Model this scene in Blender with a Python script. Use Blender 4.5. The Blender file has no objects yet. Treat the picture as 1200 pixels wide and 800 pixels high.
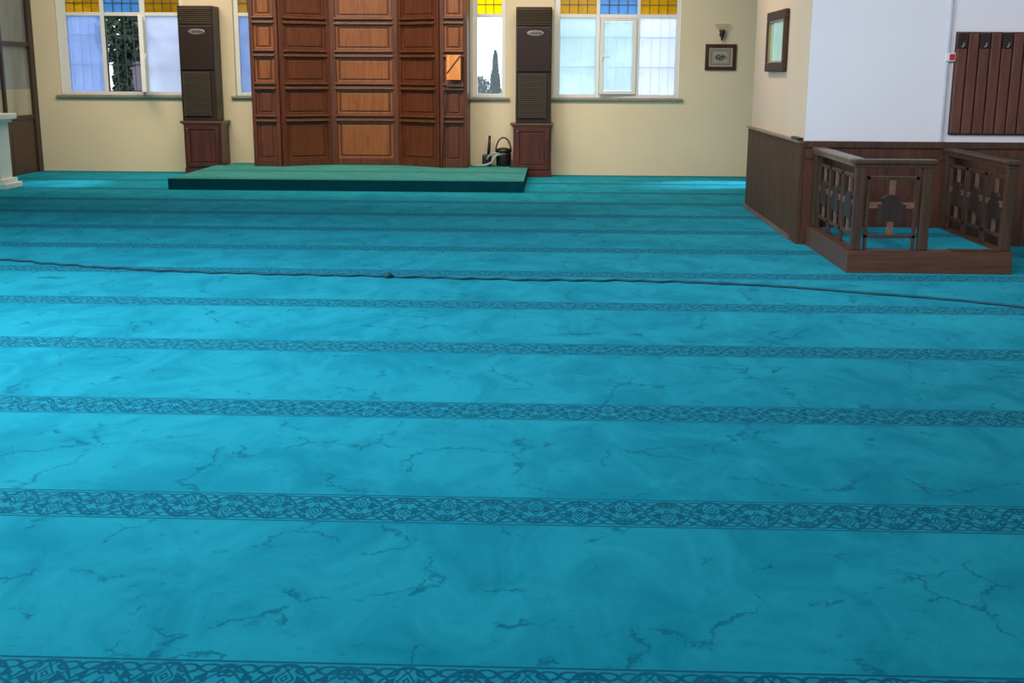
import bpy, bmesh, math, random
from mathutils import Vector, Matrix
random.seed(7)
C = bpy.context.scene.collection
PI = math.pi

# ------------------------------------------------------------------ helpers
def lin(c):
    r = []
    for v in c:
        v = v / 255.0
        r.append(v / 12.92 if v <= 0.04045 else ((v + 0.055) / 1.055) ** 2.4)
    return (r[0], r[1], r[2], 1.0)

class MB:
    """collects shapes and links them as ONE mesh object"""
    def __init__(self):
        self.bm = bmesh.new()
    def add(self, verts, faces, M=None):
        vs = [self.bm.verts.new((M @ Vector(v)) if M is not None else Vector(v)) for v in verts]
        fs = []
        for f in faces:
            try:
                fs.append(self.bm.faces.new([vs[i] for i in f]))
            except ValueError:
                pass
        return vs, fs
    def box(self, x0, x1, y0, y1, z0, z1, bev=0.0, M=None):
        x0, x1 = min(x0, x1), max(x0, x1); y0, y1 = min(y0, y1), max(y0, y1); z0, z1 = min(z0, z1), max(z0, z1)
        b = min(bev, 0.45 * min(x1 - x0, y1 - y0, z1 - z0))
        v = [(x0,y0,z0),(x1,y0,z0),(x1,y1,z0),(x0,y1,z0),(x0,y0,z1),(x1,y0,z1),(x1,y1,z1),(x0,y1,z1)]
        f = [(0,3,2,1),(4,5,6,7),(0,1,5,4),(1,2,6,5),(2,3,7,6),(3,0,4,7)]
        vs, fs = self.add(v, f, M)
        if b > 0:
            es = list({e for fc in fs for e in fc.edges})
            bmesh.ops.bevel(self.bm, geom=es, offset=b, segments=2, profile=0.6, affect='EDGES')
        return self
    def prism(self, poly, z0, z1, M=None):
        n = len(poly)
        v = [(p[0], p[1], z0) for p in poly] + [(p[0], p[1], z1) for p in poly]
        f = [tuple(reversed(range(n))), tuple(range(n, 2*n))]
        for i in range(n):
            j = (i + 1) % n
            f.append((i, j, n + j, n + i))
        self.add(v, f, M); return self
    def tube(self, pts, r, n=10, M=None, closed=False):
        pts = [Vector(p) for p in pts]
        rs = r if isinstance(r, (list, tuple)) else [r] * len(pts)
        rings = []
        prev = None
        for i, p in enumerate(pts):
            a = pts[max(i-1, 0)]; b = pts[min(i+1, len(pts)-1)]
            t = (b - a).normalized()
            if prev is None:
                up = Vector((0,0,1)) if abs(t.z) < 0.9 else Vector((1,0,0))
                u = t.cross(up).normalized()
            else:
                u = (prev - t * prev.dot(t)).normalized()
            prev = u
            w = t.cross(u).normalized()
            rings.append([p + (u * math.cos(2*PI*k/n) + w * math.sin(2*PI*k/n)) * rs[i] for k in range(n)])
        v = [q for rg in rings for q in rg]
        f = []
        for i in range(len(rings)-1):
            for k in range(n):
                k2 = (k+1) % n
                f.append((i*n+k, i*n+k2, (i+1)*n+k2, (i+1)*n+k))
        f.append(tuple(range(n))); f.append(tuple(reversed(range((len(rings)-1)*n, len(rings)*n))))
        self.add(v, f, M); return self
    def lathe(self, prof, n=24, M=None, cap=True):
        v = []; f = []
        for (r, z) in prof:
            for k in range(n):
                v.append((r*math.cos(2*PI*k/n), r*math.sin(2*PI*k/n), z))
        for i in range(len(prof)-1):
            for k in range(n):
                k2 = (k+1) % n
                f.append((i*n+k, i*n+k2, (i+1)*n+k2, (i+1)*n+k))
        if cap:
            f.append(tuple(reversed(range(n)))); f.append(tuple(range((len(prof)-1)*n, len(prof)*n)))
        self.add(v, f, M); return self
    def build(self, name, mat, parent=None, smooth=False, loc=None):
        bmesh.ops.recalc_face_normals(self.bm, faces=self.bm.faces)
        me = bpy.data.meshes.new(name)
        self.bm.to_mesh(me); self.bm.free()
        o = bpy.data.objects.new(name, me); C.objects.link(o)
        mats = mat if isinstance(mat, (list, tuple)) else [mat]
        for m in mats: me.materials.append(m)
        if smooth:
            for p in me.polygons: p.use_smooth = True
        if parent is not None: o.parent = parent
        if loc is not None: o.location = loc
        return o

def tag(o, label=None, cat=None, group=None, kind=None):
    if label: o['label'] = label
    if cat: o['category'] = cat
    if group: o['group'] = group
    if kind: o['kind'] = kind
    return o
def thing(name, label, cat, loc=(0,0,0), rotz=0.0, group=None):
    o = bpy.data.objects.new(name, None); C.objects.link(o)
    o.location = loc; o.rotation_euler = (0, 0, rotz); o.empty_display_size = 0.1
    return tag(o, label, cat, group)
def struct_empty(name, loc=(0,0,0)):
    o = bpy.data.objects.new(name, None); C.objects.link(o); o.location = loc
    o['kind'] = 'structure'; return o
def copy_tree(o, parent=None):
    c = o.copy(); C.objects.link(c)
    if parent is not None: c.parent = parent
    for ch in list(o.children): copy_tree(ch, c)
    return c

# ------------------------------------------------------------------ node helpers
class N:
    def __init__(self, nt, s): self.nt, self.s = nt, s
    def _m(self, op, *a, clamp=False):
        n = self.nt.nodes.new('ShaderNodeMath'); n.operation = op; n.use_clamp = clamp
        for i, x in enumerate((self,) + a):
            if isinstance(x, N): self.nt.links.new(x.s, n.inputs[i])
            else: n.inputs[i].default_value = x
        return N(self.nt, n.outputs[0])
    def __add__(s, o): return s._m('ADD', o)
    def __radd__(s, o): return s._m('ADD', o)
    def __sub__(s, o): return s._m('SUBTRACT', o)
    def __rsub__(s, o): return (s * -1.0) + o
    def __mul__(s, o): return s._m('MULTIPLY', o)
    def __rmul__(s, o): return s._m('MULTIPLY', o)
    def __truediv__(s, o): return s._m('DIVIDE', o)
    def abs(s): return s._m('ABSOLUTE')
    def lt(s, o): return s._m('LESS_THAN', o)
    def gt(s, o): return s._m('GREATER_THAN', o)
    def cos(s): return s._m('COSINE')
    def sin(s): return s._m('SINE')
    def floor(s): return s._m('FLOOR')
    def mx(s, o): return s._m('MAXIMUM', o)
    def mn(s, o): return s._m('MINIMUM', o)
    def sq(s): return s * s
    def sqrt(s): return s._m('SQRT')
    def fmod(s, o): return s._m('FLOORED_MODULO', o)
    def step(s, a, b):                      # smooth ramp 0..1 between a and b
        n = s.nt.nodes.new('ShaderNodeMapRange'); n.interpolation_type = 'SMOOTHSTEP'
        s.nt.links.new(s.s, n.inputs[0]); n.inputs[1].default_value = a; n.inputs[2].default_value = b
        return N(s.nt, n.outputs[0])

def new_mat(name):
    m = bpy.data.materials.new(name); m.use_nodes = True
    nt = m.node_tree; nt.nodes.clear()
    out = nt.nodes.new('ShaderNodeOutputMaterial')
    return m, nt, out
def obj_coord(nt, scale=(1,1,1), rot=(0,0,0), src='Object', loc=(0,0,0)):
    tc = nt.nodes.new('ShaderNodeTexCoord'); mp = nt.nodes.new('ShaderNodeMapping')
    mp.inputs['Scale'].default_value = scale; mp.inputs['Rotation'].default_value = rot; mp.inputs['Location'].default_value = loc
    nt.links.new(tc.outputs[src], mp.inputs['Vector']); return mp.outputs[0]
def noise(nt, vec, scale, detail=4, rough=0.55, dist=0.0):
    n = nt.nodes.new('ShaderNodeTexNoise'); n.inputs['Scale'].default_value = scale
    n.inputs['Detail'].default_value = detail; n.inputs['Roughness'].default_value = rough
    n.inputs['Distortion'].default_value = dist
    nt.links.new(vec, n.inputs['Vector']); return N(nt, n.outputs[0])
def mix(nt, fac, a, b, mode='MIX'):
    n = nt.nodes.new('ShaderNodeMix'); n.data_type = 'RGBA'; n.blend_type = mode
    def put(v, s):
        if isinstance(v, N): nt.links.new(v.s, s)
        elif hasattr(v, 'is_linked'): nt.links.new(v, s)
        else: s.default_value = v
    put(fac, n.inputs[0]); put(a, n.inputs[6]); put(b, n.inputs[7])
    return n.outputs[2]
def principled(nt, out, col, rough=0.5, metal=0.0, spec=0.5, bump=None, bump_s=0.1, bump_d=0.01):
    p = nt.nodes.new('ShaderNodeBsdfPrincipled')
    if hasattr(col, 'is_linked'): nt.links.new(col, p.inputs['Base Color'])
    else: p.inputs['Base Color'].default_value = col
    p.inputs['Roughness'].default_value = rough; p.inputs['Metallic'].default_value = metal
    p.inputs['Specular IOR Level'].default_value = spec
    if bump is not None:
        b = nt.nodes.new('ShaderNodeBump'); b.inputs['Strength'].default_value = bump_s; b.inputs['Distance'].default_value = bump_d
        nt.links.new(bump.s, b.inputs['Height']); nt.links.new(b.outputs[0], p.inputs['Normal'])
    nt.links.new(p.outputs[0], out.inputs[0]); return p

def m_plain(name, rgb, rough=0.5, metal=0.0, spec=0.5, var=0.08, sc=6.0):
    m, nt, out = new_mat(name)
    n = noise(nt, obj_coord(nt), sc, 3)
    c = lin(rgb); d = tuple(x * (1 - var) for x in c[:3]) + (1,)
    principled(nt, out, mix(nt, n.step(0.3, 0.7), d, c), rough, metal, spec)
    return m
def m_wood(name, rgb, rgb2, rough=0.35, axis='z', spec=0.45, sc=1.0):
    m, nt, out = new_mat(name)
    s = {'z': (14, 14, 1.2), 'x': (1.2, 14, 14), 'y': (14, 1.2, 14)}[axis]
    v = obj_coord(nt, tuple(q * sc for q in s))
    n = noise(nt, v, 1.6, 6, 0.6, 1.2)
    big = noise(nt, obj_coord(nt), 1.3, 2)
    c = mix(nt, n.step(0.32, 0.68), lin(rgb2), lin(rgb))
    c = mix(nt, big.step(0.35, 0.7) * 0.35, c, lin(rgb2))
    principled(nt, out, c, rough, 0, spec, n, 0.06, 0.004)
    return m
def m_paint(name, rgb, var=0.05):
    m, nt, out = new_mat(name)
    a = noise(nt, obj_coord(nt), 0.7, 4); b = noise(nt, obj_coord(nt), 60, 3)
    c = lin(rgb); d = tuple(x * (1 - var) for x in c[:3]) + (1,)
    principled(nt, out, mix(nt, a.step(0.35, 0.65), d, c), 0.7, 0, 0.25, b, 0.05, 0.002)
    return m
def m_pane(name, rgb, clear=0.25, tint=None, vary=0.12, gloss=0.012):
    """frosted or stained glass: translucent with some straight view-through"""
    m, nt, out = new_mat(name)
    n = noise(nt, obj_coord(nt), 2.2, 3)
    c = lin(rgb); d = tuple(x * (1 - vary) for x in c[:3]) + (1,)
    col = mix(nt, n.step(0.35, 0.65), d, c)
    tl = nt.nodes.new('ShaderNodeBsdfTranslucent'); nt.links.new(col, tl.inputs[0])
    tp = nt.nodes.new('ShaderNodeBsdfTransparent'); tp.inputs[0].default_value = lin(tint or rgb)
    gl = nt.nodes.new('ShaderNodeBsdfGlossy'); gl.inputs['Roughness'].default_value = 0.08
    m1 = nt.nodes.new('ShaderNodeMixShader'); m1.inputs[0].default_value = clear
    nt.links.new(tl.outputs[0], m1.inputs[1]); nt.links.new(tp.outputs[0], m1.inputs[2])
    m2 = nt.nodes.new('ShaderNodeMixShader'); m2.inputs[0].default_value = gloss
    nt.links.new(m1.outputs[0], m2.inputs[1]); nt.links.new(gl.outputs[0], m2.inputs[2])
    nt.links.new(m2.outputs[0], out.inputs[0])
    return m

# ------------------------------------------------------------------ carpet
PER, Y0, HB, MS = 1.1956, 2.5535, 0.1295, 0.149
def m_carpet(name, field=(36,162,186), field2=(10,138,164), dark=(4,100,128), ground=(38,152,176), line=(2,90,120)):
    m, nt, out = new_mat(name)
    geo = nt.nodes.new('ShaderNodeNewGeometry')
    sep = nt.nodes.new('ShaderNodeSeparateXYZ'); nt.links.new(geo.outputs['Position'], sep.inputs[0])
    X, Y = N(nt, sep.outputs[0]), N(nt, sep.outputs[1])
    pos = geo.outputs['Position']
    def mp(scale, rz=0.0, loc=(0,0,0)):
        q = nt.nodes.new('ShaderNodeMapping'); q.inputs['Scale'].default_value = scale
        q.inputs['Rotation'].default_value = (0, 0, rz); q.inputs['Location'].default_value = loc
        nt.links.new(pos, q.inputs['Vector']); return q.outputs[0]
    # slight weave wobble of everything drawn in the pile
    wob = noise(nt, mp((1,1,1)), 28, 2)
    Xw = X + (wob - 0.5) * 0.012
    wob2 = noise(nt, mp((1,1,1), 0, (5,3,0)), 24, 2)
    Yw = Y + (wob2 - 0.5) * 0.008
    a = (Y - Y0) / PER + 0.5
    dv = (a - a.floor() - 0.5) * PER                 # signed distance to band centre line
    aw = (Yw - Y0) / PER + 0.5
    dw = (aw - aw.floor() - 0.5) * PER
    d = dv.abs()
    band = 1.0 - d.step(HB - 0.002, HB + 0.002)
    edge = 1.0 - (d - (HB - 0.006)).abs().step(0.003, 0.006)
    # glide-mirrored arabesque: s from a motif centre (0) to midway (1), v flips on every other motif
    u = (Xw + 0.046) / MS + 0.5
    k = u.floor()
    par = 1.0 - k.fmod(2.0) * 2.0
    s = (u - k - 0.5).abs() * 2.0
    v = (dw / (HB - 0.012)) * par
    def ln(e, w): return 1.0 - e.abs().step(w * 0.6, w * 1.5)
    c0 = (s * (PI / 2)).cos()
    wav = (s * PI).cos()
    pats = []
    pats.append(ln(v - (c0 * 0.78 + 0.16), 0.075))
    pats.append(ln(v + (c0 * 0.72 + 0.16), 0.07))
    pats.append(ln(v - (0.30 - wav * 0.34) + 0.0, 0.06) * s.lt(0.97))
    pats.append(ln(v + (0.34 + wav * 0.30), 0.055))
    # diamond chain of the medallion
    for (cv, R) in ((0.36, 0.36), (0.36, 0.13), (0.84, 0.16), (-0.12, 0.17)):
        pats.append(ln(s * 1.25 + (v - cv).abs() - R, 0.05))
    # filled arrow heads either side
    for (s0, v0, L, W) in ((0.36, 0.20, 0.50, 0.34), (0.58, -0.36, 0.42, 0.24), (0.0, -0.62, 0.22, 0.14)):
        t = (s - s0) / L
        ins = (v - v0).abs() / W
        pats.append((1.0 - (t + ins).step(0.9, 1.05)) * t.gt(0.0))
    # leaf outlines
    for (s0, v0, rs, rv) in ((0.66, 0.72, 0.34, 0.17), (0.60, -0.74, 0.36, 0.16), (0.74, 0.02, 0.24, 0.12)):
        e = (((s - s0) / rs).sq() + ((v - v0) / rv).sq()).sqrt()
        pats.append(ln(e - 1.0, 0.22))
    # little crown on the other side
    e = ((s / 0.26).sq() + ((v + 0.62) / 0.2).sq()).sqrt()
    pats.append(ln(e - 1.0 + (s * 16).cos() * 0.2, 0.24))
    pat = pats[0]
    for p in pats[1:]: pat = pat.mx(p)
    inside = 1.0 - d.step(HB - 0.016, HB - 0.010)
    soft = noise(nt, mp((1,1,1), 0, (9,1,0)), 7, 3)
    pat = pat * inside * (soft.step(0.2, 0.5) * 0.3 + 0.7)
    dark_band = pat.mx(edge)
    # marbled field: cloudy patches + broken cracks + flecks
    cl = noise(nt, mp((1.3, 0.8, 1), 0.5), 2.4, 7, 0.66, 0.8)
    cl2 = noise(nt, mp((1.0, 1.5, 1), -0.5, (4,7,0)), 0.55, 4, 0.55)
    fld = mix(nt, (cl * 0.65 + cl2 * 0.35).step(0.36, 0.62), lin(field2), lin(field))
    wv = nt.nodes.new('ShaderNodeTexNoise'); wv.inputs['Scale'].default_value = 5.0; wv.inputs['Detail'].default_value = 6
    wv.inputs['Roughness'].default_value = 0.7
    nt.links.new(pos, wv.inputs['Vector'])
    vm = nt.nodes.new('ShaderNodeVectorMath'); vm.operation = 'MULTIPLY_ADD'
    nt.links.new(wv.outputs['Color'], vm.inputs[0]); vm.inputs[1].default_value = (0.30, 0.30, 0); 
    flat = mp((1, 1, 0)); nt.links.new(flat, vm.inputs[2])
    vo = nt.nodes.new('ShaderNodeTexVoronoi'); vo.feature = 'DISTANCE_TO_EDGE'; vo.inputs['Scale'].default_value = 2.6
    nt.links.new(vm.outputs[0], vo.inputs['Vector'])
    ed = N(nt, vo.outputs['Distance'])
    frag = noise(nt, mp((1,1,1), 0, (2,8,0)), 3.6, 4, 0.6)
    wid = noise(nt, mp((1,1,1), 0, (7,2,0)), 6.0, 3, 0.6)
    crack = (1.0 - (ed - wid.step(0.5, 0.8) * 0.028).step(0.004, 0.020)) * frag.step(0.49, 0.57)
    fl = noise(nt, mp((1, 1.4, 1), 0.4, (1,4,0)), 11, 5, 0.75)
    gate = noise(nt, mp((1, 1, 1), 0, (3,3,0)), 2.4, 3)
    fleck = fl.step(0.56, 0.70) * gate.step(0.44, 0.58) * 0.5
    fld = mix(nt, (crack * 0.72).mx(fleck), fld, lin(dark))
    fib = noise(nt, mp((1,1,1)), 170, 3, 0.7)
    bandc = mix(nt, dark_band * 0.92, mix(nt, soft.step(0.3,0.7), lin(tuple(q*0.93 for q in ground)), lin(ground)), lin(line))
    col = mix(nt, band, fld, bandc)
    col = mix(nt, fib.step(0.25, 0.75) * 0.14, col, (0, 0.09, 0.13, 1))
    p = principled(nt, out, col, 0.95, 0, 0.06, fib, 0.35, 0.006)
    p.inputs['Sheen Weight'].default_value = 0.06
    p.inputs['Sheen Roughness'].default_value = 0.5
    p.inputs['Sheen Tint'].default_value = lin((150, 225, 235))
    return m

M = {}
M['carpet'] = m_carpet('blue_patterned_carpet')
M['carpet_warm_lit'] = m_carpet('warm_lit_blue_carpet', (74,150,146), (58,134,132), (30,108,110), (66,142,140), (36,112,116))  # the blue carpet again, warm light on the platform put into its colour
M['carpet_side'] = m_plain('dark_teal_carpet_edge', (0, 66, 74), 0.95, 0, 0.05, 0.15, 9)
M['cream'] = m_paint('cream_wall_paint', (222, 206, 178))
M['paint_warm_lit'] = m_paint('warm_lit_wall_paint', (236, 204, 178))  # same paint as the white front, warm light painted in as a pinker tint
M['white'] = m_paint('white_wall_paint', (233, 225, 233), 0.03)
M['ceil'] = m_paint('ceiling_paint', (235, 232, 225))
M['upvc'] = m_plain('white_window_plastic', (225, 226, 226), 0.35, 0, 0.5, 0.03)
M['gasket'] = m_plain('black_gasket', (28, 28, 32), 0.6)
M['sill'] = m_plain('grey_marble_sill', (150, 142, 130), 0.35, 0, 0.5, 0.25, 22)
M['pane_left'] = m_pane('frosted_glass_blue', (180, 198, 230), 0.28, (198, 212, 240))
M['pane_white'] = m_pane('frosted_glass_white', (226, 233, 248), 0.35, (235, 240, 252))
M['pane_cyan'] = m_pane('frosted_glass_cyan', (218, 234, 238), 0.28, (220, 236, 240))
M['pane_clear'] = m_pane('clear_glass', (225, 240, 245), 0.93, (244, 248, 250))
M['amber'] = m_pane('amber_stained_glass', (206, 178, 62), 0.35, (222, 186, 66), 0.35)
M['yellow'] = m_pane('bright_yellow_stained_glass', (255, 224, 20), 0.45, (255, 228, 20), 0.1)
M['bluepane'] = m_pane('sky_blue_stained_glass', (140, 186, 222), 0.35, (140, 188, 226), 0.15)
M['iron'] = m_plain('dark_iron', (60, 66, 72), 0.6)
M['mih'] = m_wood('mihrab_wood', (98, 48, 24), (70, 32, 16), 0.42)
M['mih_lit'] = m_wood('mihrab_panel_lit_wood', (142, 82, 34), (114, 60, 24), 0.42)  # same panel wood, painted lighter where the panels catch the light
M['mih_mid'] = m_wood('mihrab_panel_wood', (102, 50, 23), (80, 36, 16), 0.42)
M['mih_trim'] = m_wood('mihrab_moulding_wood', (114, 62, 36), (78, 40, 22), 0.36, 'x')
M['cab'] = m_wood('cabinet_mahogany', (92, 44, 34), (62, 28, 22), 0.36)
M['cab_top'] = m_wood('cabinet_top_wood', (112, 76, 58), (84, 54, 42), 0.3, 'x')
M['acbody'] = m_plain('dark_brown_plastic', (46, 36, 31), 0.42, 0, 0.3, 0.12)
M['acfront'] = m_plain('dark_maroon_front', (44, 27, 26), 0.4, 0, 0.3, 0.15)
M['acgrille'] = m_plain('olive_brown_grille', (72, 60, 48), 0.5, 0, 0.4, 0.12)
M['acslot'] = m_plain('grille_slot', (36, 28, 24), 0.6)
M['silver'] = m_plain('silver_badge', (122, 118, 116), 0.4, 0.5)
M['wains'] = m_wood('wainscot_wood', (92, 60, 42), (74, 47, 33), 0.55, spec=0.2)
M['wains_red'] = m_wood('wainscot_red_brown_wood', (98, 58, 44), (74, 43, 33), 0.45)
M['rail'] = m_wood('railing_wood', (86, 59, 46), (62, 42, 33), 0.4)
M['rail_dark'] = m_wood('railing_dark_wood', (66, 46, 42), (48, 34, 32), 0.42)
M['rail_light'] = m_wood('handrail_wood', (134, 96, 80), (104, 72, 60), 0.28, 'y')
M['fascia'] = m_wood('platform_fascia_wood', (108, 66, 50), (84, 50, 38), 0.42, 'x')
M['slat'] = m_wood('wall_panel_slat_wood', (112, 66, 56), (88, 50, 44), 0.36)
M['slat_top'] = m_plain('dark_glossy_slat_top', (52, 34, 34), 0.18, 0, 0.6)
M['black'] = m_plain('black_plastic', (24, 25, 26), 0.42, 0, 0.5, 0.2)
M['greyhose'] = m_plain('grey_hose', (140, 150, 148), 0.45)
M['orange'] = m_wood('orange_pine', (226, 150, 84), (200, 124, 62), 0.4)
M['brown_dark'] = m_plain('dark_brown_edge', (56, 28, 18), 0.5)
M['frame'] = m_wood('picture_frame_wood', (84, 54, 38), (56, 34, 25), 0.55, spec=0.2)
M['gilt'] = m_plain('gilt_inner_edge', (168, 128, 84), 0.35, 0.4)
M['cable'] = m_plain('dark_cable', (10, 72, 90), 0.6)
M['cord_white'] = m_plain('pale_grey_trunking', (196, 200, 208), 0.5)
M['red'] = m_plain('red_plastic', (196, 40, 52), 0.4)
M['marble'] = m_plain('white_pedestal_paint', (250, 244, 236), 0.4, 0, 0.5, 0.03)
M['part_wood'] = m_wood('partition_wood', (92, 58, 42), (68, 42, 32), 0.4)
M['part_dark'] = m_wood('partition_frame_wood', (66, 46, 36), (50, 34, 28), 0.4)
M['leaf'] = m_plain('dark_green_leaves', (44, 66, 52), 0.6, 0, 0.3, 0.4, 3)
M['leaf2'] = m_plain('blue_green_leaves', (40, 66, 64), 0.7, 0, 0.2, 0.4, 3)
M['bark'] = m_plain('bark', (58, 54, 50), 0.8, 0, 0.2, 0.3)
M['yard'] = m_plain('outside_paving', (150, 146, 150), 0.9, 0, 0.2, 0.2)
M['outwall'] = m_plain('mauve_outside_wall', (112, 104, 120), 0.9, 0, 0.2, 0.15)

# grey partition glass: greyish obscured panes with a soft sheen
def m_dull_glass(name, rgb, rough=0.2):
    m, nt, out = new_mat(name)
    n = noise(nt, obj_coord(nt, (1, 1.5, 0.4)), 1.6, 2)
    c = lin(rgb); d = tuple(x * 0.72 for x in c[:3]) + (1,)
    principled(nt, out, mix(nt, n.step(0.35, 0.65), d, c), rough, 0, 0.6)
    return m
M['pglass'] = m_dull_glass('grey_obscured_glass', (146, 150, 148))
M['pglass_cream'] = m_dull_glass('cream_backed_glass', (196, 184, 156), 0.3)

# picture behind glass on the pillar: glossy, with the window reflection painted in as pale green
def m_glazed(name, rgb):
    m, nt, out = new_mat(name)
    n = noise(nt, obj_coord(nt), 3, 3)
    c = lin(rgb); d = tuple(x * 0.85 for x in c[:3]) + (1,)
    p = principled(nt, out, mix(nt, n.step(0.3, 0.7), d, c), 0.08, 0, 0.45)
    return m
M['glazed'] = m_glazed('green_reflection_glazing', (176, 222, 190))

# engraved picture: nested rectangles drawn in a node material
def m_engraving(name):
    m, nt, out = new_mat(name)
    tc = nt.nodes.new('ShaderNodeTexCoord'); sp = nt.nodes.new('ShaderNodeSeparateXYZ'); nt.links.new(tc.outputs['Object'], sp.inputs[0])
    x, z = N(nt, sp.outputs[0]), N(nt, sp.outputs[2])
    r = (x.abs() / 0.165).mx(z.abs() / 0.125)
    ring = 1.0 - (r - 0.78).abs().step(0.05, 0.10)
    ring2 = 1.0 - (r - 0.60).abs().step(0.02, 0.05)
    n = noise(nt, tc.outputs['Object'], 42, 4, 0.7)
    blob = (1.0 - (((x / 0.085).sq() + ((z + 0.004) / 0.05).sq()).sqrt()).step(0.7, 1.1)) * n.step(0.36, 0.5)
    c = mix(nt, ring * 0.6, lin((168, 158, 146)), lin((88, 78, 72)))
    c = mix(nt, ring2 * 0.5, c, lin((90, 82, 76)))
    c = mix(nt, blob * 0.85, c, lin((50, 44, 42)))
    p = principled(nt, out, c, 0.12, 0, 0.6); return m
M['engraving'] = m_engraving('engraved_picture_sheet')

# ------------------------------------------------------------------ the room shell
XL, XR, YB, YF, ZC = -7.45, 6.4, 17.05, -2.0, 4.3
BX, BY0, BY1 = 2.14, 10.25, 13.05      # corner block with white front
b = MB(); b.box(XL-0.2, XR+0.2, YF-0.2, YB+0.2, -0.12, 0.0)
tag(b.build('floor', M['carpet']), kind='structure')
b = MB(); b.box(XL-0.2, XR+0.2, YF-0.2, YB+0.2, ZC, ZC+0.15)
tag(b.build('ceiling', M['ceil']), kind='structure')
WT = 0.24
ZT = 2.92      # head height of the openings
opens = [(-7.10, -5.27), (-4.56, -4.02), (-1.17, -0.70), (-0.02, 1.755)]
ZS = 1.085
b = MB()
xs = [XL-0.2] + [q for o in opens for q in o] + [XR+0.2]
for i in range(0, len(xs), 2):
    b.box(xs[i], xs[i+1], YB, YB+WT, 0, ZC)
for (a0, a1) in opens:
    b.box(a0, a1, YB, YB+WT, 0, ZS); b.box(a0, a1, YB, YB+WT, ZT, ZC)
tag(b.build('wall_back', M['cream']), kind='structure')
b = MB(); b.box(XL-0.2, XL, YF, 13.4, 0, ZC); b.box(XL-0.2, XL, 13.4, YB, 3.0, ZC)
tag(b.build('wall_left', M['cream']), kind='structure')
b = MB(); b.box(XR, XR+0.2, YF, YB, 0, ZC)
tag(b.build('wall_right', M['cream']), kind='structure')
b = MB(); b.box(XL, XR, YF-0.2, YF, 0, ZC)
tag(b.build('wall_front', M['cream']), kind='structure')
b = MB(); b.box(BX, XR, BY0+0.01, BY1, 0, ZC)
blk = b.build('wall_pillar', [M['paint_warm_lit'], M['white']])
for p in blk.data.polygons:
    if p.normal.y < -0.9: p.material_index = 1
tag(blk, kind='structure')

# ------------------------------------------------------------------ windows
YG = YB + 0.075
def fr_box(b, x0, x1, z0, z1, y0=YB+0.04, y1=YB+0.11, bev=0.006): b.box(x0, x1, y0, y1, z0, z1, bev)
def pane(win, x0, x1, z0, z1, mat):
    b = MB(); b.box(x0, x1, YG-0.004, YG+0.004, z0, z1); return b.build('pane', mat, win)
def grille(win, x0, x1):
    b = MB()
    for z in (1.51, 1.92, 2.42, 2.75): b.box(x0, x1, YB+0.17, YB+0.19, z-0.009, z+0.009)
    n = max(2, round((x1-x0)/0.125))
    for i in range(1, n):
        x = x0 + (x1-x0)*i/n; b.tube([(x, YB+0.18, ZS+0.02), (x, YB+0.18, ZT)], 0.006, 6)
    b.build('security_grille', M['iron'], win)
def sillb(win, x0, x1):
    b = MB(); b.box(x0, x1, YB-0.055, YB+0.05, 1.052, 1.085, 0.006); b.build('sill', M['sill'], win)
LZ0, LZ1, UZ0, UZ1 = 1.135, 2.185, 2.235, 2.86

def three_light(name, o0, o1, panes, mats_low, mats_up, sash_mode):
    w = struct_empty(name)
    b = MB()
    fr_box(b, o0, panes[0][0], ZS, ZT); fr_box(b, panes[2][1], o1, ZS, ZT)
    for i in (0, 1): fr_box(b, panes[i][1], panes[i+1][0], ZS, ZT)
    for (p0, p1) in panes:
        fr_box(b, p0, p1, LZ1, UZ0); fr_box(b, p0, p1, UZ1, ZT); fr_box(b, p0, p1, ZS, LZ0)
    b.build('window_frame', M['upvc'], w)
    for i, (p0, p1) in enumerate(panes):
        if i != 1: pane(w, p0, p1, LZ0, LZ1, mats_low[i])
        pane(w, p0, p1, UZ0, UZ1, mats_up[i])
    # leaded bars of the coloured lights
    for (p0, p1) in panes:
        b = MB()
        for k in (1, 2, 3):
            x = p0 + (p1-p0)*k/4; b.box(x-0.004, x+0.004, YG-0.01, YG+0.01, UZ0, UZ1)
        for z in (2.36, 2.5, 2.64): b.box(p0, p1, YG-0.01, YG+0.01, z-0.005, z+0.005)
        b.build('lead_bars', M['iron'], w)
    # opening sash of the middle light, hinged on its right side
    p0, p1 = panes[1]
    sw = p1 - p0 - 0.006
    ang = {'open': math.radians(109), 'ajar': math.radians(5)}[sash_mode]
    sash = bpy.data.objects.new('sash', None); C.objects.link(sash); sash.parent = w
    sash.location = (p1-0.003, YB+0.045, 0); sash.rotation_euler = (0, 0, ang)
    t = 0.055
    b = MB()
    for (a0, a1, z0, z1) in ((-sw, -sw+t, LZ0, LZ1), (-t, 0, LZ0, LZ1), (-sw+t, -t, LZ0, LZ0+t), (-sw+t, -t, LZ1-t, LZ1)):
        b.box(a0, a1, -0.035, 0.025, z0+0.004, z1-0.004, 0.006)
    b.build('sash_frame', M['upvc'], sash)
    b = MB(); b.box(-sw+t, -t, -0.006, 0.002, LZ0+t, LZ1-t); b.build('sash_pane', mats_low[1], sash)
    b = MB(); b.box(-sw+0.015, -sw+0.04, -0.055, -0.034, 1.60, 1.66, 0.004); b.box(-sw+0.02, -sw+0.13, -0.07, -0.055, 1.645, 1.662, 0.005)
    b.build('sash_handle', M['upvc'], sash)
    b = MB()
    for (a0, a1, z0, z1) in ((p0, p0+0.014, LZ0, LZ1), (p1-0.014, p1, LZ0, LZ1), (p0, p1, LZ0, LZ0+0.014), (p0, p1, LZ1-0.014, LZ1)):
        b.box(a0, a1, YB+0.05, YB+0.09, z0, z1)
    b.build('gasket', M['gasket'], w)
    grille(w, o0+0.02, o1-0.02)
    sillb(w, o0-0.06, o1+0.05)
    return w
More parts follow.
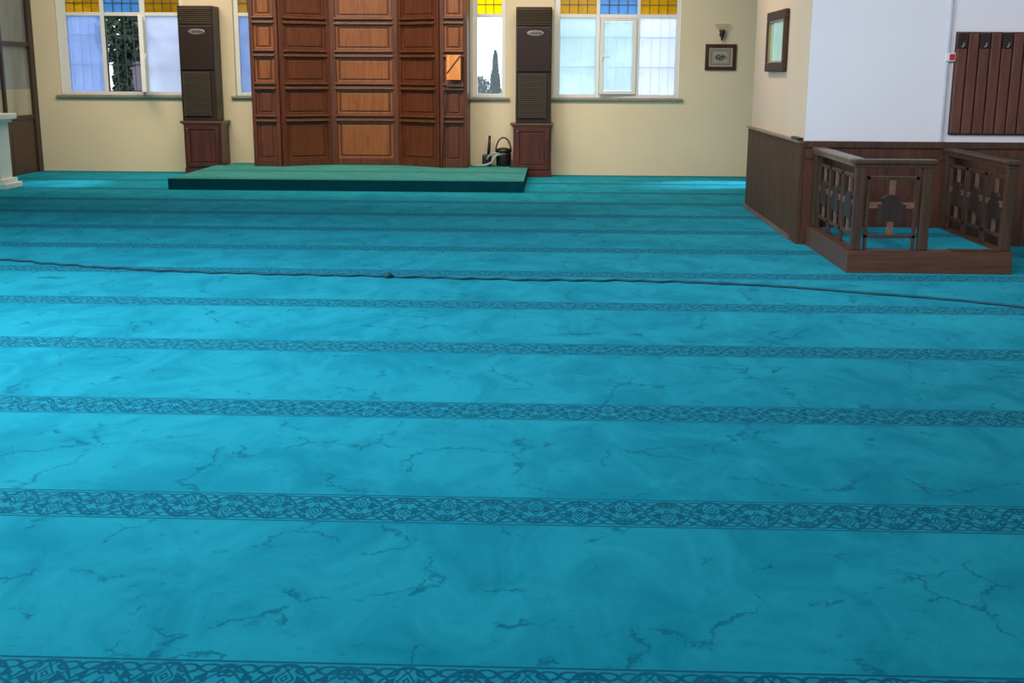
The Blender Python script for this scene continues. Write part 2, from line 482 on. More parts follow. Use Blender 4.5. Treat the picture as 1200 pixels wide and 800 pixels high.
three_light('window_1', -7.10, -5.27, [(-6.965, -6.475), (-6.415, -5.90), (-5.825, -5.33)],
            [M['pane_left'], M['pane_left'], M['pane_white']], [M['amber'], M['bluepane'], M['amber']], 'open')
three_light('window_4', -0.02, 1.755, [(0.065, 0.57), (0.622, 1.14), (1.185, 1.69)],
            [M['pane_cyan'], M['pane_cyan'], M['pane_white']], [M['amber'], M['bluepane'], M['amber']], 'ajar')
def one_light(name, o0, o1, p0, p1, mlow, mup):
    w = struct_empty(name)
    b = MB()
    fr_box(b, o0, p0, ZS, ZT); fr_box(b, p1, o1, ZS, ZT)
    fr_box(b, p0, p1, LZ1, UZ0); fr_box(b, p0, p1, UZ1, ZT); fr_box(b, p0, p1, ZS, LZ0)
    b.build('window_frame', M['upvc'], w)
    pane(w, p0, p1, LZ0, LZ1, mlow); pane(w, p0, p1, UZ0, UZ1, mup)
    b = MB()
    for k in (1, 2): 
        x = p0 + (p1-p0)*k/3; b.box(x-0.004, x+0.004, YG-0.01, YG+0.01, UZ0, UZ1)
    for z in (2.36, 2.5, 2.64): b.box(p0, p1, YG-0.01, YG+0.01, z-0.005, z+0.005)
    b.build('lead_bars', M['iron'], w)
    sillb(w, o0-0.06, o1+0.06)
    return w
w2 = one_light('window_2', -4.56, -4.02, -4.49, -4.10, M['pane_left'], M['amber']); grille(w2, -4.54, -4.04)
one_light('window_3', -1.17, -0.70, -1.10, -0.755, M['pane_clear'], M['yellow'])

# ------------------------------------------------------------------ outside: yard, trees, wall
b = MB(); b.box(-14, 10, YB+0.3, 30, -0.2, -0.02)
tag(b.build('yard_paving', M['yard']), kind='structure')
def leafy(name, label, cat, loc, blobs, n, size, mat, trunk=None, seed=1, group=None):
    rnd = random.Random(seed)
    t = thing(name, label, cat, loc, 0, group)
    b = MB()
    for (cx, cy, cz, rx, ry, rz, wgt) in blobs:
        for _ in range(int(n*wgt)):
            while True:
                q = Vector((rnd.uniform(-1,1), rnd.uniform(-1,1), rnd.uniform(-1,1)))
                if q.length < 1: break
            p = Vector((cx+q.x*rx, cy+q.y*ry, cz+q.z*rz))
            R = Matrix.Rotation(rnd.uniform(0,6.28),4,'Z') @ Matrix.Rotation(rnd.uniform(-1.2,1.2),4,'X') @ Matrix.Rotation(rnd.uniform(0,6.28),4,'Y')
            s = size*rnd.uniform(0.6,1.3)
            b.add([(-s*.5,0,0),(0,s*.28,0.1*s),(s*.5,0,0),(0,-s*.28,0.1*s)], [(0,1,2,3)], Matrix.Translation(p) @ R)
    b.build('foliage', mat, t)
    if trunk:
        b = MB(); b.tube([(0,0,-0.03),(0.03,0,trunk*0.5),(0,0.02,trunk)], [0.09,0.07,0.04], 8); b.build('trunk', M['bark'], t)
    return t
leafy('leafy_tree', 'dark leafy tree seen through the open window at far left', 'tree', (-7.33, 20.2, 0),
      [(0.0,0,2.0,0.42,0.4,0.55,0.42),(-0.1,0,2.9,1.2,0.5,0.5,0.4),(0.0,0,1.0,0.15,0.2,0.85,0.4)], 2600, 0.13, M['leaf'], 2.0, 3)
leafy('garden_cypress', 'slim dark cypress outside, seen through the narrow window right of the wooden niche', 'tree', (-1.02, 20.6, 0),
      [(0,0,0.6,0.17,0.17,0.75,0.5),(0,0,1.2,0.085,0.08,0.38,0.35),(0,0,1.55,0.04,0.04,0.26,0.2)], 5200, 0.05, M['leaf2'], 1.2, 4)
leafy('garden_bush', 'rounded dark bush outside, left of the slim cypress', 'bush', (-1.26, 21.4, 0),
      [(-0.06,0,0.75,0.30,0.25,0.62,0.8),(0.22,0,0.6,0.45,0.25,0.58,0.6)], 4500, 0.06, M['leaf2'], 0.5, 5)
b = MB(); b.box(-7.72, -5.0, 21.6, 21.8, -0.02, 3.2, 0.01)
tag(b.build('garden_wall', M['outwall']), 'mauve grey wall outside, right of the dark leafy tree', 'wall')

# ------------------------------------------------------------------ glazed partition along the left wall
pt = thing('glazed_partition', 'brown wooden partition with grey glass panes along the left side wall', 'partition', (XL, 0, 0))
ys = [(17.03, 16.93), (15.70, 15.63), (14.55, 14.48), (13.5, 13.4)]
# the muntin nearest the corner is at the bottom solid, panes above
b = MB()
b.box(-0.08, 0.0, 13.4, 17.03, 0, 0.78, 0.004)
for yy in (16.15, 15.2, 14.3): b.box(-0.085, 0.004, yy-0.012, yy+0.012, 0.02, 0.76)
b.build('lower_panel', M['part_wood'], pt)
b = MB()
for (y1, y0) in ((17.03, 16.88), (16.04, 15.98), (15.05, 14.99), (14.1, 14.04), (13.48, 13.4)): b.box(-0.07, 0.02, y0, y1, 0.0 if y1 > 17 else 0.78, 3.0, 0.006)
for z in (0.78, 1.78, 2.95): b.box(-0.07, 0.015, 13.4, 17.03, z-0.03, z+0.03, 0.005)
b.build('partition_frame', M['part_dark'], pt)
for (y1, y0) in ((16.88, 16.04), (15.98, 15.05), (14.99, 14.1), (14.04, 13.48)):
    for (z0, z1, m_) in ((0.81, 1.17, 'pglass_cream'), (1.17, 1.75, 'pglass'), (1.81, 2.92, 'pglass')):
        b = MB(); b.box(-0.04, -0.02, y0, y1, z0, z1); b.build('pane', M[m_], pt)

# white pedestal at the left edge
pd = thing('white_pedestal', 'white pedestal stand cut off by the left edge of the photo, before the partition', 'pedestal', (-6.98, 14.45, 0))
b = MB(); b.box(-0.29, 0.29, -0.22, 0.22, 0, 0.07, 0.012); b.box(-0.25, 0.25, -0.19, 0.19, 0.07, 0.12, 0.012); b.build('base', M['marble'], pd)
b = MB(); b.prism([(-0.2,-0.15),(0.2,-0.15),(0.2,0.15),(-0.2,0.15)], 0.12, 0.80); b.build('column', M['marble'], pd)
b = MB(); b.box(-0.24, 0.24, -0.18, 0.18, 0.80, 0.84, 0.01); b.box(-0.29, 0.29, -0.22, 0.22, 0.84, 0.91, 0.012); b.build('top_slab', M['marble'], pd)

# ------------------------------------------------------------------ carpeted platform before the niche
PX0, PX1, PY0, PZ = -4.765, -0.365, 14.45, 0.135
pl = thing('carpeted_platform', 'low wide platform covered in teal carpet below the wooden niche', 'platform', ((PX0+PX1)/2, PY0, 0))
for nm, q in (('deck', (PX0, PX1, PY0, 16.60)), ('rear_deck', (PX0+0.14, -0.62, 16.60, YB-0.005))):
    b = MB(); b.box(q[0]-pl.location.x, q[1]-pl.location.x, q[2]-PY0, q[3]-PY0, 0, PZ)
    o = b.build(nm, [M['carpet_warm_lit'], M['carpet_side']], pl)
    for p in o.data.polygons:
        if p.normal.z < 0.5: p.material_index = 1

# ------------------------------------------------------------------ wooden prayer niche (mihrab)
mh = thing('prayer_niche', 'tall brown wooden prayer niche of stacked panels on the teal platform', 'niche', (0, 0, PZ))
MZT = 3.35
rows = [0.795, 1.235, 1.675, 2.115, 2.555, 2.995]     # heights of the double mouldings above the room floor
def column(p0, p1, mats, parent, stile=0.075):
    p0, p1 = Vector((p0[0], p0[1], 0)), Vector((p1[0], p1[1], 0))
    L = (p1-p0).length; a = math.atan2(p1.y-p0.y, p1.x-p0.x)
    Mx = Matrix.Translation((p0.x, p0.y, 0)) @ Matrix.Rotation(a, 4, 'Z')
    b = MB()
    b.box(0, L, 0.0, 0.05, 0, MZT-PZ, 0, Mx)
    for (x0, x1) in ((0, stile), (L-stile, L)): b.box(x0, x1, -0.035, 0, 0, MZT-PZ, 0.008, Mx)
    b.box(stile, L-stile, -0.03, 0, 0, 0.09, 0.006, Mx)
    col_ = b.build('panelled_bay', M['mih'], parent)
    zz = [PZ+0.09] + rows + [MZT]
    for i in range(len(zz)-1):
        z0 = zz[i] + (0.05 if i else 0.0) - PZ; z1 = zz[i+1] - 0.05 - PZ
        x0, x1 = stile, L-stile
        b = MB()
        f = 0.03
        for (u0,u1,v0,v1) in ((x0,x1,z0,z0+f),(x0,x1,z1-f,z1),(x0,x0+f,z0+f,z1-f),(x1-f,x1,z0+f,z1-f)):
            b.box(u0,u1,-0.012,0,v0,v1,0.004,Mx)
        g = f+0.03
        b.box(x0+g, x1-g, -0.014, 0.0, z0+g*0.8, z1-g*0.8, 0.010, Mx)
        b.build('panel', mats[min(i, len(mats)-1)], col_)
    for z in rows:
        z -= PZ
        b = MB()
        for (c, s) in ((0.034, 1), (-0.034, -1)):
            b.box(stile*0.75, L-stile*0.75, -0.062, 0.0, z+c-0.014, z+c+0.014, 0.009, Mx)
            b.box(stile, L-stile, -0.03, 0.0, z+c-s*0.02-0.008, z+c-s*0.02+0.008, 0.004, Mx)
        b.build('moulding', M['mih_trim'], col_)
    return col_
YPF = 16.50
column((-4.19, YPF), (-3.80, YPF), [M['mih_mid'], M['mih_mid'], M['mih_lit']], mh, 0.06)
column((-3.80, YPF), (-3.16, 16.90), [M['mih_mid']], mh)
column((-3.16, 16.90), (-2.20, 16.90), [M['mih_lit']], mh, 0.085)
column((-2.20, 16.90), (-1.575, YPF), [M['mih_mid']], mh)
column((-1.575, YPF), (-1.20, YPF), [M['mih_mid'], M['mih_mid'], M['mih_lit']], mh, 0.06)
b = MB(); b.box(-4.19, -4.15, YPF+0.05, YB-0.005, 0, MZT-PZ); b.build('return_board', M['brown_dark'], mh)
b = MB(); b.box(-1.24, -1.20, YPF+0.05, YB-0.005, 0, MZT-PZ); b.build('return_board', M['brown_dark'], mh)
b = MB(); b.prism([(-4.24,YPF-0.06),(-1.15,YPF-0.06),(-1.15,YB-0.005),(-4.24,YB-0.005)], MZT-PZ, MZT-PZ+0.1); b.build('cornice', M['mih_trim'], mh)

# small pine box with a hook rail on the right edge of the niche
kb = thing('wooden_wall_box', 'small orange pine box with a dark diagonal stripe on the niche right edge', 'box', (-1.365, YPF-0.066, 1.33))
b = MB(); b.box(-0.10, 0.10, -0.055, -0.002, 0, 0.325, 0.004); b.build('box_body', M['brown_dark'], kb)
b = MB(); b.box(-0.112, 0.082, -0.066, -0.055, 0.0, 0.33, 0.003); b.build('box_lid', M['orange'], kb)
b = MB(); ML = Matrix.Translation((-0.015, -0.068, 0.20)) @ Matrix.Rotation(-math.radians(52), 4, 'Y'); b.box(-0.145, 0.145, -0.003, 0.003, -0.009, 0.009, 0, ML); b.build('diagonal_stripe', M['brown_dark'], kb)
hr = thing('hook_rail', 'narrow dark hook rail right under the orange pine box', 'hook rail', (-1.365, YPF-0.066, 1.25))
b = MB(); b.box(-0.12, 0.12, -0.018, -0.002, -0.018, 0.018, 0.004); b.build('rail', M['brown_dark'], hr)
for i in range(6):
    b = MB(); x = -0.1 + 0.04*i; b.tube([(x,-0.016,0),(x,-0.045,-0.012),(x,-0.052,0.008)], 0.005, 8); b.build('hook', M['silver'], hr, True)
b = MB(); b.tube([(-1.50,YPF-0.075,1.24),(-1.505,YPF-0.075,0.9),(-1.53,YPF-0.075,0.5),(-1.55,YPF-0.075,0.145)], 0.006, 8)
tag(b.build('hanging_cord', M['black'], None, True), 'thin black cord hanging down the niche under the hook rail', 'cord')

# ------------------------------------------------------------------ cabinets and tall air conditioners
def make_cabinet():
    t = thing('pedestal_cabinet', 'x', 'cabinet')
    W, D, H = 0.53, 0.41, 0.745
    b = MB(); b.box(-W/2, W/2, 0, D, 0, H-0.03, 0.004); b.box(-W/2-0.008, W/2+0.008, -0.012, D, 0, 0.09, 0.004); b.build('carcass', M['cab'], t)
    b = MB()
    x0, x1, z0, z1 = -W/2+0.03, W/2-0.03, 0.11, H-0.06
    f = 0.055
    for (u0,u1,v0,v1) in ((x0,x1,z0,z0+f),(x0,x1,z1-f,z1),(x0,x0+f,z0+f,z1-f),(x1-f,x1,z0+f,z1-f)): b.box(u0,u1,-0.02,0,v0,v1,0.004)
    b.box(x0+f+0.015, x1-f-0.015, -0.010, 0.002, z0+f+0.015, z1-f-0.015, 0.008)
    d = b.build('door', M['cab'], t)
    b = MB(); b.lathe([(0.004,0),(0.006,0.012),(0.012,0.018),(0.010,0.026),(0.003,0.028)], 12, Matrix.Translation((x0+0.028,-0.02,z1-0.05)) @ Matrix.Rotation(PI/2,4,'X')); b.build('knob', M['silver'], d, True)
    b = MB(); b.box(-W/2-0.045, W/2+0.03, -0.03, D, H-0.03, H, 0.008); b.box(-W/2-0.02, W/2+0.012, -0.015, D, H-0.05, H-0.03, 0.006); b.build('top_board', M['cab_top'], t)
    return t
def make_ac():
    t = thing('floor_air_conditioner', 'x', 'air conditioner')
    W, D, H = 0.495, 0.36, 1.565
    b = MB(); b.box(-W/2, W/2, 0.02, D, 0, H, 0.012); b.build('casing', M['acbody'], t)
    b = MB(); b.box(-W/2+0.012, W/2-0.012, -0.005, 0.022, 0.70, 1.30, 0.01); b.build('front_panel', M['acfront'], t)
    # curved outlet at the top
    n = 12; g = MB(); sl = MB()
    z0, z1 = 1.32, 1.535
    def bow(x): return -0.05*(1-(2*x/(W-0.03))**2)
    for k in range(8):
        za = z0 + (z1-z0)*k/8
        pts = [(-W/2+0.015+(W-0.03)*i/n) for i in range(n+1)]
        v = []; f = []
        for x in pts:
            y = bow(x)
            v += [(x, y*0.55, za), (x, y*0.55-0.012, za+0.006), (x, y*0.55, za+0.020)]
        for i in range(n):
            a = i*3; f += [(a,a+3,a+4,a+1),(a+1,a+4,a+5,a+2)]
        g.add(v, f)
    g.build('air_outlet', M['acgrille'], t)
    v = []; f = []
    for i in range(n+1):
        x = -W/2+0.012+(W-0.024)*i/n; v += [(x, bow(x)*0.5+0.006, z0-0.012), (x, bow(x)*0.5+0.006, z1+0.01), (x,0.03,z0-0.012),(x,0.03,z1+0.01)]
    for i in range(n):
        a = i*4; f += [(a,a+4,a+5,a+1),(a+1,a+5,a+7,a+3),(a,a+2,a+6,a+4)]
    sl.add(v, f); sl.build('outlet_backing', M['acslot'], t)
    # oval badge
    b = MB(); Mb = Matrix.Translation((0.02, -0.006, 1.215)) @ Matrix.Rotation(PI/2,4,'X') @ Matrix.Scale(2.9,4,(1,0,0))
    b.lathe([(0.040,0.0),(0.040,0.004),(0.034,0.007),(0.001,0.0075)], 28, Mb); bd = b.build('badge', M['silver'], t, False)
    b = MB()
    for i in range(5):
        x = -0.045 + i*0.03; b.box(x-0.011+0.02, x+0.006+0.02, -0.0155, -0.0125, 1.203, 1.227, 0.002)
    b.build('badge_lettering', M['acslot'], bd)
    # lower return grille
    b = MB(); x0, x1 = -W/2+0.055, W/2-0.085
    for k in range(22):
        z = 0.075 + k*0.0265
        b.box(x0, x1, -0.012, 0.018, z, z+0.015, 0.003)
    b.box(x0-0.012, x0, -0.014, 0.018, 0.065, 0.665, 0.003); b.box(x1, x1+0.012, -0.014, 0.018, 0.065, 0.665, 0.003); b.box(x0-0.012, x1+0.012, -0.014, 0.018, 0.655, 0.668, 0.003)
    b.build('return_grille', M['acgrille'], t)
    b = MB(); b.box(x0, x1, 0.012, 0.022, 0.07, 0.66); b.build('grille_backing', M['acslot'], t)
    return t
cabL = make_cabinet(); cabL.location = (-4.945, 16.62, 0)
cabL['label'] = 'dark mahogany cabinet under the air conditioner left of the wooden niche'
cabR = copy_tree(cabL); cabR.location = (-0.305, 16.62, 0)
cabR['label'] = 'dark mahogany cabinet under the air conditioner right of the wooden niche'
acL = make_ac(); acL.location = (-4.99, 16.67, 0.745)
acL['label'] = 'tall dark brown air conditioner left of the wooden niche, by the open window'
acR = copy_tree(acL); acR.location = (-0.295, 16.67, 0.745)
acR['label'] = 'tall dark brown air conditioner right of the wooden niche, between two windows'
for o in (cabL, cabR): o['group'] = 'mahogany cabinets under the air conditioners'
for o in (acL, acR): o['group'] = 'tall air conditioners beside the niche'

# ------------------------------------------------------------------ vacuum cleaner behind the platform corner
vc = thing('vacuum_cleaner', 'black canister with arched handle and grey hose on the platform beside the niche', 'vacuum cleaner', (-0.715, 16.83, PZ))
b = MB(); b.lathe([(0.085,0),(0.100,0.02),(0.108,0.16),(0.104,0.20)], 28); b.build('canister', M['black'], vc, True)
b = MB(); b.lathe([(0.110,0.20),(0.112,0.225),(0.085,0.25),(0.03,0.262)], 28); b.build('lid', M['black'], vc, True)
b = MB(); b.tube([(0.108*math.cos(q)*1.0, 0, 0.20+0.20*math.sin(q)) for q in [PI*i/20 for i in range(21)]], 0.011, 10); b.build('carry_handle', M['black'], vc, True)
b = MB(); b.tube([(-0.02,-0.11,0.17),(-0.09,-0.14,0.165),(-0.13,-0.15,0.12),(-0.16,-0.16,0.06),(-0.24,-0.17,0.025),(-0.34,-0.18,0.02),(-0.44,-0.19,0.02)], 0.018, 12)
b.build('hose', M['greyhose'], vc, True)
b = MB(); b.tube([(-0.05,-0.12,0.18),(-0.14,-0.12,0.19),(-0.20,-0.10,0.15),(-0.23,-0.11,0.10)], 0.016, 12); b.build('hose', M['greyhose'], vc, True)
b = MB(); b.box(-0.30,-0.17,-0.06,0.12,0.0,0.16,0.02); b.build('motor_housing', M['black'], vc)
b = MB(); b.tube([(-0.215,0.05,0.15),(-0.205,0.08,0.30),(-0.20,0.10,0.42)], [0.022,0.022,0.018], 10); b.build('wand', M['black'], vc, True)

# ------------------------------------------------------------------ pictures, sconce
pf = thing('framed_picture', 'small dark framed engraving on the back wall under the wall lamp', 'picture', (2.315, YB-0.004, 1.657))
def rect_frame(b, w, h, t, d0, d1, bev=0.006, Mx=None):
    for (x0,x1,z0,z1) in ((-w/2,w/2,h/2-t,h/2),(-w/2,w/2,-h/2,-h/2+t),(-w/2,-w/2+t,-h/2+t,h/2-t),(w/2-t,w/2,-h/2+t,h/2-t)): b.box(x0,x1,d0,d1,z0,z1,bev,Mx)
b = MB(); rect_frame(b, 0.43, 0.355, 0.048, -0.03, 0); b.build('frame', M['frame'], pf)
b = MB(); b.box(-0.17,0.17,-0.012,-0.004,-0.13,0.13); b.build('picture_sheet', M['engraving'], pf)
RZ = -PI/2
pg = thing('tall_framed_picture', 'upright dark wood frame with pale green reflecting glass on the pillar side', 'picture', (BX-0.004, 11.70, 1.742), RZ)
b = MB(); rect_frame(b, 0.96, 0.565, 0.085, -0.04, 0, 0.01); b.build('frame', M['frame'], pg)
b = MB(); rect_frame(b, 0.80, 0.405, 0.02, -0.03, -0.005, 0.004); b.build('inner_edge', M['gilt'], pg)
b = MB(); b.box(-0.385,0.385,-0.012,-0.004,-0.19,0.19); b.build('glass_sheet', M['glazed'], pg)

sc = thing('wall_sconce', 'small wall lamp with dark cone and pale glass shade above the framed engraving', 'lamp', (2.315, YB-0.005, 1.99))
b = MB(); b.lathe([(0.012,-0.11),(0.02,-0.06),(0.035,0.0),(0.045,0.03),(0.03,0.035)], 18, Matrix.Translation((0,-0.07,0))); b.build('lamp_cone', M['brown_dark'], sc, True)
b = MB(); b.tube([(0,-0.002,-0.03),(0,-0.04,-0.05),(0,-0.07,-0.03)], 0.01, 8); b.lathe([(0.03,0),(0.03,0.012)], 16, Matrix.Translation((0,-0.0,-0.03)) @ Matrix.Rotation(PI/2,4,'X')); b.build('bracket', M['brown_dark'], sc, True)
b = MB(); b.lathe([(0.03,0.03),(0.07,0.055),(0.10,0.09),(0.115,0.12)], 24, Matrix.Translation((0,-0.07,0)) @ Matrix.Scale(0.55,4,(0,1,0)), cap=False); b.build('glass_shade', m_pane('pale_shade_glass', (250,246,240), 0.7, (250,248,244)), sc, True)

# ------------------------------------------------------------------ wainscot on the pillar
WZ = 0.885
ws = thing('wainscot_panel', 'brown wooden wainscot on the pillar side, left of the railings', 'wainscot', (BX, 0, 0))
b = MB()
nb = 8
for i in range(nb):
    y0 = BY0-0.02 + (BY1-BY0+0.02)*i/nb; y1 = BY0-0.02 + (BY1-BY0+0.02)*(i+1)/nb
    b.box(-0.032, -0.002, y0+0.0015, y1-0.0015, 0.0, WZ-0.02, 0.003)
b.build('boards', M['wains'], ws)
b = MB(); b.box(-0.055, -0.002, BY0-0.02, BY1, WZ-0.02, WZ, 0.004); b.build('cap_rail', M['rail_light'], ws)
b = MB(); b.box(-0.050, -0.030, BY0+0.25, BY1, 0, 0.045, 0.004); b.build('base_strip', M['rail_light'], ws)
b = MB(); b.box(-0.055, -0.005, 0, 0.3, 0, 0.022, 0.008)
tag(b.build('small_dark_case', M['black'], None, False, (BX+0.005, BY0+0.06, WZ)), 'small flat dark case on the wainscot ledge at the pillar corner', 'case')
wf = thing('front_wainscot', 'reddish brown boarded wainscot under the white wall, behind the railings', 'wainscot', (0, BY0, 0))
b = MB()
x = BX
while x < XR-0.05:
    b.box(x+0.0015, min(x+0.235, XR-0.01)-0.0015, -0.022, 0.0, 0.0, WZ-0.05, 0.003); x += 0.235
b.build('boards', M['wains_red'], wf)
b = MB(); b.box(BX+0.002, XR-0.01, -0.045, 0, WZ-0.055, WZ, 0.006); b.box(BX, XR-0.01, -0.032, 0, WZ-0.155, WZ-0.12, 0.005); b.build('cap_rail', M['rail'], wf)

# ------------------------------------------------------------------ raised platform with railings
RX0, RX1, RY0, RY1, RZT = 2.185, 3.40, 8.735, BY0-0.05, 0.17
rp = thing('railed_platform', 'brown wooden platform base with blue carpet inside the railings', 'platform', ((RX0+RX1)/2, RY0, 0))
cx = (RX0+RX1)/2
for q in ((RX0-cx, RX1-cx, 0, 0.09), (RX0-cx, RX0-cx+0.09, 0.09, RY1-RY0), (RX1-cx-0.09, RX1-cx, 0.09, RY1-RY0)):
    b = MB(); b.box(*q, 0, RZT, 0.004); b.build('fascia', M['fascia'], rp)
b = MB(); b.box(RX0-cx+0.088, RX1-cx-0.088, 0.088, RY1-RY0, 0.0, RZT-0.012); b.build('carpet_deck', M['carpet'], rp)
b = MB(); b.box(0.15, RX1-cx-0.10, -0.004, 0.085, RZT-0.002, RZT+0.008, 0.003); b.build('edge_strip', M['wains'], rp)

def panel_parts(t, L, x0, npan, base=RZT):
    """openwork panels between posts, running along local x from x0"""
    pw = L/npan
    for i in range(npan):
        a, c = x0 + pw*i + 0.012, x0 + pw*(i+1) - 0.012
        m = (a+c)/2
        b = MB()
        b.box(a, c, -0.012, 0.012, 0.685-base, 0.71-base, 0.003); b.box(a, c, -0.012, 0.012, 0.255-base, 0.28-base, 0.003)
        b.box(a, a+0.026, -0.012, 0.012, (0 if i else 0), 0.71-base, 0.003); b.box(c-0.026, c, -0.012, 0.012, 0, 0.71-base, 0.003)
        b.build('panel_frame', M['rail'], t)
        b = MB(); w = 0.022
        for q in ((m-w, m+w, 0.56, 0.686), (m-w, m+w, 0.279, 0.39), (a+0.024, m-0.07, 0.475, 0.52), (m+0.07, c-0.024, 0.475, 0.52)):
            b = MB(); b.box(q[0], q[1], -0.009, 0.009, q[2]-base, q[3]-base, 0.002); b.build('cross_slat', M['rail_light'], t)
        # dark plate: octagonal with stepped shoulders
        h = min(0.105, pw*0.24); zc = 0.475-base
        pts = [(-h*1.05,-0.095),(h*1.05,-0.095),(h*1.05,0.03),(h*0.75,0.03),(h*0.75,0.075),(h*0.35,0.10),(-h*0.35,0.10),(-h*0.75,0.075),(-h*0.75,0.03),(-h*1.05,0.03)]
        b = MB(); b.prism(pts, -0.014, 0.014, Matrix.Translation((m,0,zc)) @ Matrix.Rotation(PI/2,4,'X')); b.build('plate', M['rail_dark'], t)
def post(t, x, h=0.80, base=RZT, w=0.034):
    b = MB(); b.box(x-w, x+w, -w, w, 0, h-base, 0.006); b.build('post', M['rail'], t)
# front railing
rf = thing('front_railing', 'short brown openwork railing along the platform front, left of its opening', 'railing', (2.25, RY0+0.045, RZT+0.003), 0, 'wooden railings around the raised platform')
post(rf, 0.0); post(rf, 0.49)
panel_parts(rf, 0.405, 0.042, 1)
b = MB(); b.box(-0.065, 0.555, -0.055, 0.055, 0.80-RZT, 0.835-RZT, 0.012); b.box(-0.045, 0.535, -0.04, 0.04, 0.775-RZT, 0.80-RZT, 0.006); b.build('handrail', M['rail'], rf)
# left railing
rl = thing('left_railing', 'brown openwork railing along the left platform side, joined to the wainscot', 'railing', (2.25, RY0+0.045+0.06, RZT+0.003), PI/2, 'wooden railings around the raised platform')
Lr = RY1 - (RY0+0.105)
post(rl, Lr-0.045)
panel_parts(rl, Lr-0.10, -0.01, 3)
b = MB(); b.box(-0.0, Lr, -0.055, 0.055, 0.80-RZT, 0.835-RZT, 0.012); b.box(0.0, Lr, -0.04, 0.04, 0.775-RZT, 0.80-RZT, 0.006); b.build('handrail', M['rail_light'], rl)
# right railing
rr = thing('right_railing', 'brown openwork railing along the right platform side, beside the opening', 'railing', (3.345, RY0+0.045, RZT+0.003), PI/2, 'wooden railings around the raised platform')
Lr = RY1 - (RY0+0.045)
post(rr, 0.0); post(rr, Lr-0.045)
panel_parts(rr, Lr-0.135, 0.042, 3)
b = MB(); b.box(-0.06, Lr, -0.055, 0.055, 0.80-RZT, 0.835-RZT, 0.012); b.box(-0.04, Lr, -0.04, 0.04, 0.775-RZT, 0.80-RZT, 0.006); b.build('handrail', M['rail'], rr)

# ------------------------------------------------------------------ slatted panel, cable and switch on the white wall
sp = thing('slatted_wall_panel', 'dark red brown panel of vertical slats with silver glints, hung on white wall', 'wall panel', (3.335, BY0, 0.945))
sw, sh = 0.0925, 0.845
b = MB(); b.box(0, sw*10, -0.02, 0, 0, sh, 0.004); b.build('backboard', M['rail_dark'], sp)
for i in range(10):
    b = MB(); b.box(i*sw+0.006, (i+1)*sw-0.006, -0.05, -0.018, 0.012, sh-0.012 if i % 2 else sh-0.135, 0.008)
    s_ = b.build('slat', M['slat'], sp)
    if i % 2 == 0:
        b = MB(); b.box(i*sw+0.006, (i+1)*sw-0.006, -0.05, -0.018, sh-0.135, sh-0.008, 0.008); b.build('dark_slat_top', M['slat_top'], s_)
        b = MB(); x = i*sw+sw*0.55
        b.tube([(x+0.008,-0.052,sh-0.085),(x+0.004,-0.068,sh-0.105),(x-0.008,-0.07,sh-0.125),(x-0.014,-0.055,sh-0.12)], [0.008,0.010,0.009,0.006], 10); b.build('hook', M['silver'], s_, True)
b = MB(); b.box(3.272, 3.292, BY0-0.014, BY0, WZ, ZC-0.01, 0.004)
tag(b.build('cable_trunking', M['cord_white']), 'thin pale cable strip running up the white wall beside the slatted panel', 'cable')
sx = thing('wall_switch', 'small white switch with a red button left of the slatted panel', 'switch', (3.305, BY0-0.014, 1.585))
b = MB(); b.box(-0.045, 0.035, -0.02, 0, -0.035, 0.035, 0.006); b.build('switch_plate', M['upvc'], sx)
b = MB(); b.box(-0.018, 0.026, -0.028, -0.018, -0.026, 0.026, 0.005); b.build('red_button', M['red'], sx)

# ------------------------------------------------------------------ dark cord lying across the carpet
ctrl = [(-5.4,9.15),(-4.28,8.877),(-3.503,8.604),(-2.538,8.401),(-1.179,8.31),(-0.164,8.235),(0.682,8.239),(1.499,8.107),(2.14,7.859),(2.592,7.676),(2.994,7.444),(3.9,6.9)]
pts = []
def cr(p0,p1,p2,p3,t):
    return tuple(0.5*((2*p1[i])+(-p0[i]+p2[i])*t+(2*p0[i]-5*p1[i]+4*p2[i]-p3[i])*t*t+(-p0[i]+3*p1[i]-3*p2[i]+p3[i])*t**3) for i in (0,1))
for i in range(len(ctrl)-1):
    p0 = ctrl[max(i-1,0)]; p3 = ctrl[min(i+2,len(ctrl)-1)]
    for k in range(24):
        q = cr(p0, ctrl[i], ctrl[i+1], p3, k/24)
        x = q[0]
        amp = 0.018 if x < 0.9 else 0.004
        pts.append((x, q[1] + amp*math.sin(x*31)+amp*0.6*math.sin(x*13.7+1), 0.009))
b = MB(); b.tube(pts, 0.0082, 8)
kn = MB
b.lathe([(0.001,0.0),(0.03,0.004),(0.034,0.02),(0.02,0.034),(0.001,0.036)], 14, Matrix.Translation((-1.179,8.30,0.0)))
tag(b.build('long_cable', M['cable'], None, True), 'thin dark cord snaking across the blue carpet from left to right', 'cord')

# ------------------------------------------------------------------ light
def area(name, loc, target, sx_, sy_, power, col, spread=180):
    l = bpy.data.lights.new(name, 'AREA'); l.shape = 'RECTANGLE'; l.size = sx_; l.size_y = sy_; l.energy = power; l.color = col; l.spread = math.radians(spread)
    o = bpy.data.objects.new(name, l); C.objects.link(o); o.location = loc
    o.rotation_euler = (Vector(target)-Vector(loc)).to_track_quat('-Z','Y').to_euler(); return o
def spot(name, loc, target, power, ang, blend, col, r=0.05):
    l = bpy.data.lights.new(name, 'SPOT'); l.energy = power; l.spot_size = math.radians(ang); l.spot_blend = blend; l.color = col; l.shadow_soft_size = r
    o = bpy.data.objects.new(name, l); C.objects.link(o); o.location = loc
    o.rotation_euler = (Vector(target)-Vector(loc)).to_track_quat('-Z','Y').to_euler(); return o
area('daylight_near', (-3.2, 6.0, 4.2), (-3.0, 6.0, 0), 6, 4, 235, (0.45, 0.90, 1.0))
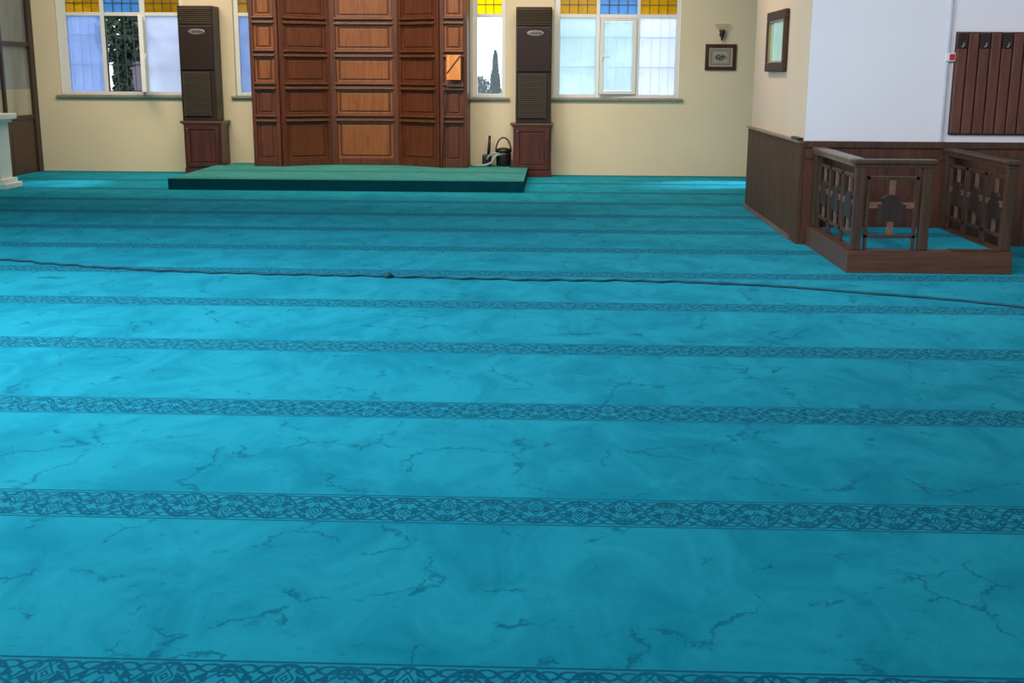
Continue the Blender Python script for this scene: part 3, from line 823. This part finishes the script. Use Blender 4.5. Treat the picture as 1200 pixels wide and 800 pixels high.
area('daylight_side', (-7.2, 5.0, 2.5), (2.5, 8.6, 0.6), 5, 2.4, 330, (0.88, 0.94, 1.0), 120)
area('wall_fill', (0.8, 4.6, 3.7), (4.0, 10.25, 1.5), 3, 1.8, 56, (1.0, 0.95, 1.0), 95)  # added fill that brightens the white front wall
area('warm_ceiling', (-2.8, 14.0, 4.2), (-2.6, 17.2, 0.7), 8.0, 1.8, 300, (1.0, 0.82, 0.60), 116)
area('warm_fill_right', (0.3, 12.7, 4.15), (2.14, 11.7, 1.5), 0.8, 0.5, 13, (1.0, 0.82, 0.68), 80)  # added warm fill aimed at the pillar side, no fixture here
spot('sun_patch_right', (4.6, 16.6, 2.0), (2.15, 15.75, 0), 800, 24, 0.8, (0.65, 0.90, 1.0))
spot('sun_patch_left', (-6.0, 16.4, 3.6), (-6.3, 15.1, 0), 420, 22, 0.9, (0.7, 0.88, 1.0))

w = bpy.data.worlds.new('daylight_sky'); bpy.context.scene.world = w; w.use_nodes = True
nt = w.node_tree; bg = nt.nodes['Background']; bg.inputs[0].default_value = (0.86, 0.94, 1.0, 1); bg.inputs[1].default_value = 3.0

# ------------------------------------------------------------------ camera
f, p, r, ya, H = 1377.87, 0.22582939, 0.00555785, -0.03437607, 1.45
cy, sy = math.cos(ya), math.sin(ya)
F = Vector((sy*math.cos(p), cy*math.cos(p), -math.sin(p))); right = Vector((cy, -sy, 0)); up = right.cross(F)
R = math.cos(r)*right + math.sin(r)*up; U = -math.sin(r)*right + math.cos(r)*up
cam = bpy.data.cameras.new('camera'); co = bpy.data.objects.new('camera', cam); C.objects.link(co)
cam.sensor_fit = 'HORIZONTAL'; cam.sensor_width = 36.0; cam.lens = 36.0 * f / 1200.0
cam.clip_end = 200
co.matrix_world = Matrix(((R.x,U.x,-F.x,0),(R.y,U.y,-F.y,0),(R.z,U.z,-F.z,H),(0,0,0,1)))
S = bpy.context.scene
S.camera = co
S.view_settings.view_transform = 'Standard'
S.view_settings.look = 'None'
S.view_settings.exposure = 0.0
S.cycles.max_bounces = 8; S.cycles.transparent_max_bounces = 12
